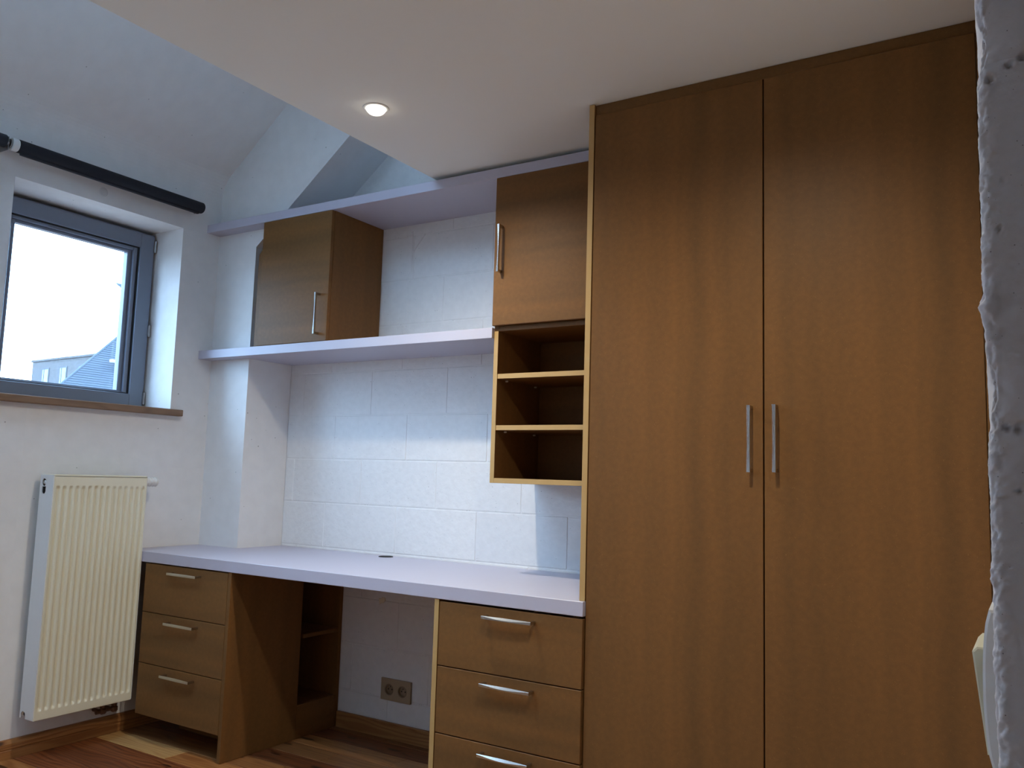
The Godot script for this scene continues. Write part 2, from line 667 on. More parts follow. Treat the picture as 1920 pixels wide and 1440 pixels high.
func build_back_wall() -> void:
	var wb := struct_root("wall_back", Vector3(1.65, 0, 0), "white painted block wall behind the desk")
	var st := new_st()
	add_bevel_box(st, Vector3(-0.3, 0, -0.2), Vector3(3.6, 2.36, -0.0016), 0.0)
	var poly := PackedVector2Array([Vector2(-0.3, 2.36), Vector2(3.6, 2.36), Vector2(3.6, roof_y(3.6) + 0.1), Vector2(-0.05, roof_y(-0.05) + 0.1), Vector2(-0.3, 2.4)])
	add_prism(st, poly, 2, -0.2, 0.0)
	obj("masonry", st, M.block, wb)
	var course := 0
	var y := -0.04
	while y < 2.35:
		var off: float = [0.95, 0.74, 0.99, 0.78][course % 4] - 0.42 * 3.0
		if course == 4:
			off = 0.95 - 1.26
		elif course == 5:
			off = 0.74 - 1.26
		elif course == 6:
			off = 0.99 - 1.26
		var x := off
		while x < 2.2:
			var lo := Vector3(maxf(x, COL_X) + 0.0012, maxf(y, 0.0) + 0.0012, -0.02)
			var hi := Vector3(minf(x + 0.42, 2.25) - 0.0012, y + 0.2 - 0.0012, rng.randf_range(-0.0005, 0.0004))
			if hi.x - lo.x > 0.03:
				box("block", lo, hi, M.block, wb, 0.0030)
			x += 0.42
		y += 0.2
		course += 1
	# old plaster scars and a chip where paint came off
	st = new_st()
	add_tube(st, [Vector3(0.975, 2.18, 0.0), Vector3(0.978, 2.1, 0.001), Vector3(0.976, 2.0, 0.0)], 0.0024, 6)
	obj("plaster_ridge", st, M.block, wb)
	st = new_st()
	add_tube(st, [Vector3(1.045, 2.16, 0.0), Vector3(1.015, 2.125, 0.001), Vector3(0.982, 2.088, 0.0)], 0.0024, 6)
	obj("plaster_ridge", st, M.block, wb)
	st = new_st()
	var chip := PackedVector2Array()
	for k in 11:
		var a := TAU * k / 11.0
		var r := 0.0135 * (1.0 + 0.4 * sin(a * 2.0 + 1.0) + 0.25 * sin(a * 5.0))
		chip.append(Vector2(0.894 + r * cos(a), 0.558 + 1.3 * r * sin(a)))
	add_prism(st, chip, 2, -0.004, 0.0018, 0.0006)
	obj("plaster_chip", st, M.plaster_chip, wb)


# the block wall beside the camera, its raw corner patched with thick paint
func build_right_wall() -> void:
	var wr := struct_root("wall_right", Vector3(3.37, 0, 1.0), "grey-white painted block wall with a chipped corner")
	var st := new_st()
	var top := 5.2
	add_bevel_box(st, Vector3(WALL_R, 0, -0.2), Vector3(3.447, top, 1.985), 0.0)
	add_bevel_box(st, Vector3(WALL_R, CEIL - 0.16, 1.985), Vector3(3.447, top, 3.25), 0.0)
	add_bevel_box(st, Vector3(WALL_R, 0, 3.25), Vector3(3.447, top, ROOM_Z + 0.15), 0.0)
	obj("masonry", st, M.rough, wr)
	var big := noise(301, 18.0, 3)
	var small := noise(302, 130.0, 3)
	var chips := noise(303, 55.0, 2)
	var ragged := noise(304, 170.0, 4)
	var zf := 2.376
	# outline round the corner, from the room side to the end face
	var line := []
	for z in [1.99, 2.15, 2.28, 2.33, 2.35, 2.358]:
		line.append([Vector2(WALL_R, z), Vector2(-1, 0)])
	var rad := 0.006
	for k in 11:
		var a := PI - k / 10.0 * PI / 2.0
		line.append([Vector2(WALL_R + rad + rad * cos(a), zf - rad + rad * sin(a)), Vector2(cos(a), sin(a))])
	var x := WALL_R + rad + 0.0014
	while x < WALL_R + 0.05:
		line.append([Vector2(x, zf), Vector2(0, 1)])
		x += 0.0014
	line.append([Vector2(3.39, zf), Vector2(0, 1)])
	line.append([Vector2(3.447, zf), Vector2(0, 1)])
	var pits := [Vector3(3.3035, 1.330, 0.0021), Vector3(3.313, 1.336, 0.0016), Vector3(3.3195, 1.339, 0.0018), Vector3(3.3065, 1.139, 0.0013), Vector3(3.3122, 1.1385, 0.0024), Vector3(3.311, 1.106, 0.0011), Vector3(3.306, 1.245, 0.0009), Vector3(3.309, 1.272, 0.0008)]
	var y := -0.06
	while y < CEIL - 0.17:
		var ya := maxf(y, 0.0)
		var yb := minf(y + 0.2, CEIL - 0.16)
		var step := 0.0016 if ya > 0.85 and ya < 1.5 else 0.012
		var rows := []
		var n := int(ceil((yb - ya) / step))
		for i in n + 1:
			var yy := ya + (yb - ya) * i / n
			var joint := minf(absf(yy - y), absf(yy - y - 0.2))
			var row := []
			for l in line:
				var p: Vector2 = l[0]
				var nn: Vector2 = l[1]
				var near := exp(-pow((p - Vector2(WALL_R + 0.002, zf - 0.002)).length() / 0.006, 2.0))
				var d := 0.0006 * big.get_noise_3d(p.x, yy, p.y) + 0.0004 * small.get_noise_3d(p.x, yy, p.y)
				d += near * (0.0009 * chips.get_noise_3d(p.x * 0.3, yy, p.y * 0.3) + 0.0021 * ragged.get_noise_3d(p.x, yy, 3.0 + p.y) - 0.0004)
				d -= 0.0013 * exp(-pow(joint / 0.0035, 2.0)) * (0.6 + 0.9 * big.get_noise_2d(p.x * 3.0, yy))
				# thick rounded paint where the corner broke off at the joints
				var broken := maxf(exp(-pow((yy - 1.352) / 0.014, 2.0)), exp(-pow((yy - 1.158) / 0.016, 2.0)))
				d -= 0.0042 * broken * exp(-pow((p - Vector2(WALL_R, zf)).length() / 0.011, 2.0))
				# a drip of plaster
				d += 0.0042 * exp(-pow((yy - 1.2035 + 0.004 * signf(yy - 1.2035)) / 0.0085, 2.0)) * near
				for q in pits:
					var dd: float = Vector2(p.x - q.x, yy - q.y).length() / q.z
					if p.y > zf - 0.004 and dd < 1.6:
						d -= 0.005 * exp(-pow(dd, 4.0))
				row.append(Vector3(p.x + nn.x * d, yy, p.y + nn.y * d))
			rows.append(row)
		st = new_st()
		add_sheet(st, rows, Vector3(-0.5, 0, 1))
		# close the block at the back so that it has body
		add_bevel_box(st, Vector3(WALL_R + 0.012, ya, 1.99), Vector3(3.447, yb, zf - 0.012), 0.0)
		obj("block", st, M.rough, wr)
		y += 0.2
	# landing beyond the doorway
	var hall := new_st()
	add_bevel_box(hall, Vector3(4.7, 0, 1.6), Vector3(4.8, 2.4, 3.9), 0.0)
	add_bevel_box(hall, Vector3(3.447, 0, 1.6), Vector3(4.7, 2.4, 1.7), 0.0)
	add_bevel_box(hall, Vector3(3.447, 0, 3.8), Vector3(4.7, 2.4, 3.9), 0.0)
	add_bevel_box(hall, Vector3(3.447, 2.3, 1.7), Vector3(4.7, 2.4, 3.8), 0.0)
	structure(obj("wall_landing", hall, M.wall), "white walls of the landing behind the doorway")
	var hf := new_st()
	add_bevel_box(hf, Vector3(WALL_R, -0.02, 2.38), Vector3(4.7, 0.0, 3.8), 0.0)
	structure(obj("floor_landing", hf, M.planks[3]), "brown landing floor behind the doorway")


func bar4(parent: Node3D, called: String, x0: float, x1: float, zo: Vector2, yo: Vector2, wz0: float, wz1: float, wy0: float, wy1: float, mat: Material) -> void:
	box(called, Vector3(x0, yo.x, zo.x), Vector3(x1, yo.y, zo.x + wz0), mat, parent, 0.002)
	box(called, Vector3(x0, yo.x, zo.y - wz1), Vector3(x1, yo.y, zo.y), mat, parent, 0.002)
	box(called, Vector3(x0, yo.x, zo.x + wz0), Vector3(x1, yo.x + wy0, zo.y - wz1), mat, parent, 0.002)
	box(called, Vector3(x0, yo.y - wy1, zo.x + wz0), Vector3(x1, yo.y, zo.y - wz1), mat, parent, 0.002)


func build_window() -> void:
	one_window("window_1", 0.0, "grey framed window in the white wall with a wooden sill")
	build_roof_window()
	one_window("window_2", WINDOWS[1][0] - WINDOWS[0][0], "second grey framed window further along the white wall")


# roof window that lets daylight into the open void above
func build_roof_window() -> void:
	var along := Vector3(cos(SLOPE), sin(SLOPE), 0)
	var out := Vector3(-sin(SLOPE), cos(SLOPE), 0)
	var foot := Vector3(ROOF_X[0], roof_y(ROOF_X[0]), ROOF_Z[0]) + out * 0.12
	var w := struct_root("window_3", foot, "roof window in the sloping ceiling")
	w.basis = Basis(along, out, along.cross(out))
	var l: float = (ROOF_X[1] - ROOF_X[0]) / cos(SLOPE)
	var d: float = ROOF_Z[1] - ROOF_Z[0]
	for q in [[0.0, 0.05, 0.0, d], [l - 0.05, l, 0.0, d], [0.05, l - 0.05, 0.0, 0.05], [0.05, l - 0.05, d - 0.05, d]]:
		local_box("frame_bar", Vector3(q[0], 0.0, q[2]), Vector3(q[1], 0.06, q[3]), M.frame, w)
	local_box("pane", Vector3(0.05, 0.028, 0.05), Vector3(l - 0.05, 0.034, d - 0.05), M.glass, w)


func local_box(called: String, lo: Vector3, hi: Vector3, mat: Material, parent: Node3D) -> void:
	var st := new_st()
	add_bevel_box(st, lo, hi, 0.002)
	var mi := MeshInstance3D.new()
	mi.name = called
	mi.mesh = st.commit()
	mi.mesh.surface_set_material(0, mat)
	parent.add_child(mi, true)


func one_window(called: String, dz: float, label: String) -> void:
	var w := struct_root(called, Vector3(-0.2, 1.36, 0.845), label)
	# fixed frame, then the sash with its stepped glazing bead
	bar4(w, "frame_bar", -0.27, -0.205, Vector2(0.4653, 1.226), Vector2(1.36, 2.187), 0.05, 0.05, 0.04, 0.034, M.frame)
	bar4(w, "sash_bar", -0.262, -0.188, Vector2(0.477, 1.214), Vector2(1.372, 2.178), 0.07, 0.07, 0.055, 0.067, M.frame)
	bar4(w, "gasket_strip", -0.25, -0.196, Vector2(0.5465, 1.1445), Vector2(1.4265, 2.1115), 0.004, 0.004, 0.004, 0.004, M.gasket)
	bar4(w, "glazing_bead", -0.25, -0.204, Vector2(0.5505, 1.1405), Vector2(1.4305, 2.1075), 0.02, 0.02, 0.005, 0.014, M.frame)
	bar4(w, "glazing_step", -0.25, -0.218, Vector2(0.5705, 1.1205), Vector2(1.4355, 2.0935), 0.021, 0.021, 0.006, 0.012, M.frame)
	var g := box("pane", Vector3(-0.244, 1.438, 0.588), Vector3(-0.238, 2.085, 1.103), M.glass, w, 0.0)
	g.set_meta("label", "clear window pane")
	# hinges on the edge; the frame stops short of the lintel and a batten closes the joint behind
	box("packing_batten", Vector3(-0.27, 2.187, 0.4653), Vector3(-0.245, 2.198, 1.226), M.frame, w, 0.0005)
	for y in [1.385, 1.70, 2.10]:
		var st := new_st()
		add_lathe(st, Vector3(-0.186, y, 0.474), 1, [Vector2(0, 0), Vector2(0.007, 0), Vector2(0.007, 0.055), Vector2(0, 0.055)], 12)
		var h := obj("hinge", st, M.steel, w)
		if y == 1.70:
			h.name = "locking_plate"
	# handle on the opening side
	var st := new_st()
	add_bevel_box(st, Vector3(-0.188, 1.64, 1.165), Vector3(-0.179, 1.72, 1.193), 0.003)
	add_lathe(st, Vector3(-0.18, 1.69, 1.179), 0, [Vector2(0.009, 0), Vector2(0.009, 0.035), Vector2(0, 0.036)], 14)
	add_bevel_box(st, Vector3(-0.152, 1.565, 1.169), Vector3(-0.136, 1.70, 1.189), 0.006)
	obj("window_handle", st, M.plastic, w)
	box("window_sill", Vector3(-0.205, 1.331, 0.4195), Vector3(0.034, 1.36, 1.262), M.sill, w, 0.003)
	w.position.z += dz


func build_outside() -> void:
	var eye := Vector3(3.32, 1.1058, 2.8868)
	# brick house: its facade runs away from the window
	var k := 2.4
	var a := eye + (Vector3(-14.377, 3.2, -6.671) - eye) * k
	var u := Vector3(0.99796, 0, 0.06384)
	var n := Vector3(-0.06384, 0, 0.99796)
	var b := thing("brick_house", Vector3(a.x, a.y - 9.0, a.z), "flat-topped brick house with two windows outside the window", "house")
	b.basis = Basis(u, Vector3.UP, n)
	var put := func(called: String, s0: float, s1: float, y0: float, y1: float, d0: float, d1: float, mat: Material, parent: Node3D) -> MeshInstance3D:
		var st := new_st()
		add_bevel_box(st, Vector3(s0, y0, d0), Vector3(s1, y1, d1), 0.01)
		var mi := MeshInstance3D.new()
		mi.name = called
		mi.mesh = st.commit()
		mi.mesh.surface_set_material(0, mat)
		parent.add_child(mi, true)
		return mi
	put.call("wall", 0.0, 9.0, 0.0, 8.9, -6.0, 0.0, M.brick, b)
	put.call("coping", -0.06, 9.06, 8.9, 9.0, -6.06, 0.06, M.brick, b)
	for s in [0.374, 1.082, 1.80, 2.5]:
		var s0: float = s * k
		var s1: float = s0 + 0.36 * k
		var f: Node3D = put.call("window", s0, s1, 7.0, 8.55, -0.2, 0.02, M.far_frame, b)
		put.call("pane", s0 + 0.22, s0 + 0.34, 7.05, 8.48, 0.0, 0.03, M.far_pane, f)
		put.call("pane", s0 + 0.40, s1 - 0.07, 7.05, 8.48, 0.0, 0.03, M.far_pane, f)
	# slate hip roof of a nearer house; one strip for each band of slates
	var q := 1.6
	var p0 := eye + (Vector3(-9.989, 2.412, -4.823) - eye) * q
	var p1 := eye + (Vector3(-10.885, 3.531, -6.377) - eye) * q
	var dir := (p1 - p0) / (p1.y - p0.y)       # along the hip for each metre of height
	var base_y := p0.y - 2.5
	var foot := p0 - dir * 2.5
	var h := thing("slate_roof_house", Vector3(foot.x, base_y - 2.0, foot.z - 4.0), "dark slate hip roof rising outside the window", "house")
	var wall_st := new_st()
	add_bevel_box(wall_st, Vector3(foot.x - 9.0, base_y - 2.0, foot.z - 11.5), Vector3(foot.x - 0.25, base_y, foot.z - 0.3), 0.02)
	obj("wall", wall_st, M.brick, h)
	var apex := 6.0
	var far_z := foot.z - 11.8
	var rows := 90
	for i in rows:
		var ha := apex * i / rows
		var hb := apex * (i + 1) / rows
		var l0 := foot + dir * ha
		var l1 := foot + dir * hb
		var lift := Vector3(0.008, 0.007, 0)
		var st := new_st()
		var v := [l0 + lift, Vector3(l0.x, l0.y, far_z + ha * 0.9) + lift, Vector3(l1.x, l1.y, far_z + hb * 0.9), l1]
		var up := Vector3(0.78, 0.62, 0)
		quad(st, v[0], v[1], v[2], v[3], up)
		quad(st, v[0], v[1], v[1] - lift * 2.0, v[0] - lift * 2.0, Vector3(0.62, -0.78, 0))
		obj("slate_course", st, M.slate if i % 3 != 1 else M.slate_b, h)
	# the long slope on the hip's other side and the ridge tiles
	var st2 := new_st()
	var top := foot + dir * apex
	var away := Vector3(-7.0, 0, -7.5)
	quad(st2, foot, foot + away, top + away * 0.6, top, Vector3(-0.6, 0.5, 0.6))
	obj("long_slope", st2, M.slate, h)
	st2 = new_st()
	add_tube(st2, [foot, foot + dir * 2.0, foot + dir * 4.0, top], 0.03, 8)
	obj("hip_tiles", st2, M.slate_b, h)
	var vent := foot + dir * 3.05
	box("roof_vent", Vector3(vent.x - 0.02, vent.y + 0.16, vent.z - 1.15), Vector3(vent.x + 0.12, vent.y + 0.24, vent.z - 0.72), M.plastic, h, 0.02)


# ------------------------------------------------------------------ fitted furniture
# bow handle: square posts and a bar whose upper front edge is cut back towards the middle
func handle_mesh() -> ArrayMesh:
	var st := new_st()
	var half := 0.0885
	var hgt := 0.0095
	var out := 0.031
	var secs := []
	var n := 17
	for i in n:
		var t := -1.0 + 2.0 * i / (n - 1)
		var k := pow(cos(t * PI / 2.0), 1.2)
		var x := t * half
		var bow := 0.0015 * k
		var front := out + bow
		var cut_h := 0.0012 + 0.0055 * k
		var cut_d := 0.0012 + 0.0060 * k
		secs.append([Vector3(x, -hgt / 2, front), Vector3(x, hgt / 2 - cut_h, front), Vector3(x, hgt / 2, front - cut_d), Vector3(x, hgt / 2, front - 0.0095), Vector3(x, -hgt / 2, front - 0.0095)])
	for i in n - 1:
		for k in 5:
			var a: Vector3 = secs[i][k]
			var b: Vector3 = secs[i][(k + 1) % 5]
			var c: Vector3 = secs[i + 1][(k + 1) % 5]
			var d: Vector3 = secs[i + 1][k]
			var nn := (b - a).cross(d - a).normalized()
			var mid := (a + b + c + d) / 4.0 - Vector3((a.x + d.x) / 2.0, 0, out - 0.004)
			quad(st, a, b, c, d, nn if nn.dot(mid) > 0.0 else -nn)
	for e in [0, n - 1]:
		var s := -1.0 if e == 0 else 1.0
		for k in range(1, 4):
			tri(st, secs[e][0], secs[e][k], secs[e][k + 1], Vector3(s, 0, 0))
	for s in [-1.0, 1.0]:
		var x0: float = s * half
		var x1: float = s * (half - 0.0095)
		add_bevel_box(st, Vector3(minf(x0, x1), -hgt / 2 + 0.0004, 0.0), Vector3(maxf(x0, x1), hgt / 2 - 0.0004, out - 0.006), 0.0005)
	return st.commit()


var the_handle: ArrayMesh


func add_handle(parent: Node3D, at: Vector3, upright := false, flip := false) -> void:
	if the_handle == null:
		the_handle = handle_mesh()
		the_handle.surface_set_material(0, M.nickel)
	var mi := MeshInstance3D.new()
	mi.name = "handle"
	mi.mesh = the_handle
	parent.add_child(mi, true)
	mi.global_position = at
	if upright:
		mi.rotation.z = -PI / 2.0 if flip else PI / 2.0
	mi.set_meta("label", "brushed nickel bow handle")


func l_shape(x1: float, z1: float, nx: float, nz: float) -> PackedVector2Array:
	return PackedVector2Array([Vector2(nx, 0.0), Vector2(x1, 0.0), Vector2(x1, z1), Vector2(0.0, z1), Vector2(0.0, nz), Vector2(nx, nz)])


func build_desk() -> void:
	var d := thing("desk_top", Vector3(1.1, DESK - DESK_T, 0.32), "long pale lilac-white laminate desk top along the block wall", "desk")
	var st := new_st()
	add_prism(st, l_shape(2.1812, 0.636, COL_X, COL_Z), 1, DESK - DESK_T, DESK, 0.0015)
	obj("slab", st, M.laminate, d)
	# cable grommet
	st = new_st()
	add_lathe(st, Vector3(0.945, DESK, 0.05), 1, [Vector2(0.0, 0.0006), Vector2(0.024, 0.0006), Vector2(0.026, 0.0026), Vector2(0.030, 0.0026), Vector2(0.0315, 0.0)], 28)
	var g := obj("cable_grommet", st, M.dark, d)
	g.set_meta("label", "black round cable grommet")


func drawer_front(parent: Node3D, lo: Vector3, hi: Vector3) -> void:
	var f := box("drawer", lo, hi, M.board, parent, 0.0012)
	var c := (lo.x + hi.x) / 2.0
	add_handle(f, Vector3(c + 0.012, hi.y - 0.027, hi.z))


func build_pedestals() -> void:
	var under := DESK - DESK_T
	var zf := 0.632
	# beside the radiator: drawers to the front, an open niche to the side at the back
	var p := thing("drawer_pedestal", Vector3(0.41, 0, 0.32), "drawer unit beside the radiator, open shelf niche in its side", "drawer unit")
	var x0 := 0.145
	var x1 := 0.6726
	var zn := 0.2488
	box("side_panel", Vector3(x1 - 0.018, 0, zn), Vector3(x1, under, zf), M.board_up, p)
	box("side_panel", Vector3(x0, 0.1, COL_Z + 0.004), Vector3(x0 + 0.018, under, zf - 0.02), M.board_up, p)
	box("bottom_panel", Vector3(x0 + 0.018, 0.1, COL_Z + 0.004), Vector3(x1 - 0.018, 0.118, zf - 0.02), M.board, p)
	box("partition", Vector3(x0 + 0.018, 0.118, COL_Z + 0.004), Vector3(x1 - 0.018, under, COL_Z + 0.014), M.board_up, p)
	box("plinth", Vector3(x0 + 0.03, 0, 0.42), Vector3(x1 - 0.018, 0.1, 0.436), M.board, p)
	var ys := [0.0985, 0.3027, 0.5064, 0.7035]
	for i in 3:
		drawer_front(p, Vector3(x0, ys[i] + 0.0015, zf - 0.018), Vector3(x1 - 0.0195, ys[i + 1] - 0.0015, zf))
	# the niche
	box("niche_back", Vector3(0.30, 0.0, 0.003), Vector3(0.31, under, zn), M.board_up, p)
	box("niche_post", Vector3(0.31, 0.0, 0.003), Vector3(x1, under, 0.021), M.board_up, p)
	box("niche_side", Vector3(0.31, 0.0, zn - 0.017), Vector3(x1 - 0.0185, under, zn - 0.001), M.board_up, p)
	box("niche_plinth", Vector3(x1 - 0.018, 0.0, 0.021), Vector3(x1 - 0.001, 0.135, zn - 0.0005), M.board, p)
	box("niche_shelf", Vector3(0.31, 0.117, 0.021), Vector3(x1 - 0.019, 0.135, zn - 0.018), M.board, p)
	box("niche_shelf", Vector3(0.31, 0.404, 0.021), Vector3(x1 - 0.003, 0.420, zn - 0.018), M.board, p)
	# beside the wardrobe
	p = thing("drawer_pedestal", Vector3(1.91, 0, 0.32), "three-drawer unit between the knee space and the wardrobe", "drawer unit")
	x0 = 1.6445
	x1 = 2.1812
	box("side_panel", Vector3(x0, 0, 0.017), Vector3(x0 + 0.018, under, zf), M.board_up, p)
	var strip := box("edge_strip", Vector3(x0 + 0.0003, 0.001, zf - 0.0005), Vector3(x0 + 0.0177, under - 0.001, zf + 0.0008), M.edge, p, 0.0003)
	strip.set_meta("label", "pale board edge")
	box("side_panel", Vector3(2.143, 0, 0.017), Vector3(2.161, under, zf - 0.02), M.board_up, p)
	box("bottom_panel", Vector3(x0 + 0.018, 0.075, 0.017), Vector3(2.143, 0.093, zf - 0.02), M.board, p)
	box("plinth", Vector3(x0 + 0.018, 0, 0.55), Vector3(2.143, 0.075, 0.566), M.board, p)
	ys = [0.088, 0.2934, 0.4999, 0.7015]
	for i in 3:
		drawer_front(p, Vector3(x0 + 0.0205, ys[i] + 0.0016, zf - 0.018), Vector3(x1 - 0.002, ys[i + 1] - 0.0016, zf))


func build_shelves() -> void:
	var st := new_st()
	add_prism(st, l_shape(1.636, SHELF_Z, COL_X, COL_Z), 1, 1.606, 1.645, 0.0012)
	tag(obj("wall_shelf", st, M.laminate), "lower lilac-white wall shelf carrying the small cabinet", "shelf", "long wall shelves")
	st = new_st()
	add_prism(st, l_shape(2.162, SHELF_Z, 0.425, COL_Z), 1, 2.209, 2.248, 0.0012)
	tag(obj("wall_shelf", st, M.laminate), "upper lilac-white wall shelf close under the ceiling edge", "shelf", "long wall shelves")


func build_upper_cabinets() -> void:
	# small cabinet standing on the lower shelf
	var y0 := 1.6455
	var y1 := 2.2085
	var c := thing("wall_cabinet", Vector3(0.6, y0, 0.16), "small brown cabinet between the two wall shelves", "cabinet")
	var x0 := 0.389
	var x1 := 0.806
	var zb := SHELF_Z - 0.019
	box("side_panel", Vector3(x1 - 0.018, y0, 0.003), Vector3(x1, y1, zb), M.board_up, c)
	box("side_panel", Vector3(x0, y0, 0.003), Vector3(x0 + 0.018, y1, zb), M.board_up, c)
	box("bottom_panel", Vector3(x0 + 0.018, y0, 0.003), Vector3(x1 - 0.018, y0 + 0.018, zb), M.board, c)
	box("top_panel", Vector3(x0 + 0.018, y1 - 0.018, 0.003), Vector3(x1 - 0.018, y1, zb), M.board, c)
	box("back_panel", Vector3(x0 + 0.018, y0 + 0.018, 0.003), Vector3(x1 - 0.018, y1 - 0.018, 0.009), M.board, c)
	var d := box("door", Vector3(x0, y0 + 0.001, zb + 0.0015), Vector3(x1, y1 - 0.001, SHELF_Z), M.board, c, 0.0015)
	add_handle(d, Vector3(x1 - 0.046, 1.762, SHELF_Z), true)
	var st := new_st()
	add_prism(st, PackedVector2Array([Vector2(0.336, y0), Vector2(x0 - 0.0005, y0), Vector2(x0 - 0.0005, 2.122), Vector2(0.336, 2.072)]), 2, 0.288, 0.306, 0.001)
	var f := obj("filler_panel", st, M.board_up, c)
	f.set_meta("label", "filler board with a cut corner")
	# tall unit hanging at the wardrobe: a door above, three open compartments below
	x0 = 1.637
	x1 = 2.1625
	y0 = 1.0807
	zb = 0.320
	c = thing("wall_cabinet", Vector3(1.9, y0, 0.16), "hanging cabinet at the wardrobe with three open compartments", "cabinet")
	var inner := x0 + 0.018
	box("side_panel", Vector3(x0, y0, 0.003), Vector3(inner, y1, zb), M.board_up, c)
	var strip := box("edge_strip", Vector3(x0 + 0.0003, y0 + 0.0003, zb - 0.0005), Vector3(inner - 0.0003, 1.632, zb + 0.0008), M.edge, c, 0.0003)
	strip.set_meta("label", "pale board edge")
	box("side_panel", Vector3(x1 - 0.018, y0, 0.003), Vector3(x1, y1, zb), M.board_up, c)
	box("back_panel", Vector3(inner, y0 + 0.018, 0.003), Vector3(x1 - 0.018, y1, 0.010), M.board, c)
	for s in [[y0, "bottom_panel", zb], [1.270, "compartment_shelf", zb - 0.002], [1.457, "compartment_shelf", zb - 0.002], [1.632, "compartment_top", zb - 0.001], [y1 - 0.018, "top_panel", zb]]:
		var sh := box(s[1], Vector3(inner, s[0], 0.010), Vector3(x1 - 0.018, s[0] + 0.018, s[2]), M.board, c)
		if s[0] < 1.6:
			var e := box("edge_strip", Vector3(inner + 0.0003, s[0] + 0.0003, s[2] - 0.0005), Vector3(x1 - 0.0183, s[0] + 0.0177, s[2] + 0.0008), M.edge, sh, 0.0003)
			e.set_meta("label", "pale board edge")
		if s[1] == "compartment_shelf":
			for z in [0.05, 0.26]:
				st = new_st()
				add_lathe(st, Vector3(inner, s[0] - 0.0035, z), 0, [Vector2(0.0033, 0), Vector2(0.0033, 0.009), Vector2(0, 0.009)], 10)
				obj("shelf_pin", st, M.plastic, sh)
	d = box("door", Vector3(x0, 1.6503, zb + 0.0015), Vector3(x1 - 0.001, y1 - 0.001, 0.3385), M.board, c, 0.0015)
	add_handle(d, Vector3(x0 + 0.033, 1.932, 0.3385), true)


func build_wardrobe() -> void:
	var w := thing("wardrobe", Vector3(2.73, 0, 0.31), "tall brown two-door wardrobe reaching the ceiling", "wardrobe")
	var x0 := 2.163
	var x1 := 2.1812
	box("side_panel", Vector3(x0, DESK + 0.0005, 0.003), Vector3(x1, CEIL - 0.001, DEPTH), M.board_up, w)
	var strip := box("edge_strip", Vector3(x0 + 0.0003, DESK + 0.001, DEPTH - 0.0005), Vector3(x1 - 0.0003, CEIL - 0.0015, DEPTH + 0.0008), M.edge, w, 0.0003)
	strip.set_meta("label", "pale board edge")
	box("side_panel", Vector3(x0, 0, 0.003), Vector3(x1, DESK - DESK_T - 0.001, 0.60), M.board_up, w)
	box("side_panel", Vector3(3.22, 0, 0.003), Vector3(3.238, CEIL - 0.001, DEPTH - 0.001), M.board_up, w)
	box("wall_filler", Vector3(3.2385, 0, DEPTH - 0.03), Vector3(WALL_R - 0.001, CEIL - 0.001, DEPTH - 0.012), M.board_up, w)
	box("back_panel", Vector3(x1, 0.08, 0.003), Vector3(3.22, CEIL - 0.001, 0.011), M.board, w)
	box("bottom_panel", Vector3(x1, 0.08, 0.011), Vector3(3.22, 0.098, DEPTH - 0.022), M.board, w)
	box("plinth", Vector3(x1, 0, 0.54), Vector3(3.22, 0.08, 0.556), M.board, w)
	box("centre_panel", Vector3(2.690, 0.098, 0.011), Vector3(2.708, 2.20, DEPTH - 0.05), M.board_up, w)
	box("top_filler", Vector3(x1 + 0.0005, 2.2285, DEPTH - 0.032), Vector3(3.22, CEIL - 0.001, DEPTH - 0.010), M.board, w)
	var d := box("door", Vector3(x1 + 0.0028, 0.085, DEPTH - 0.0185), Vector3(2.6984, 2.2265, DEPTH), M.board_up, w, 0.0015)
	add_handle(d, Vector3(2.6675, 1.2245, DEPTH), true)
	d = box("door", Vector3(2.7022, 0.085, DEPTH - 0.0185), Vector3(3.2185, 2.2265, DEPTH), M.board_up, w, 0.0015)
	add_handle(d, Vector3(2.7345, 1.2255, DEPTH), true)


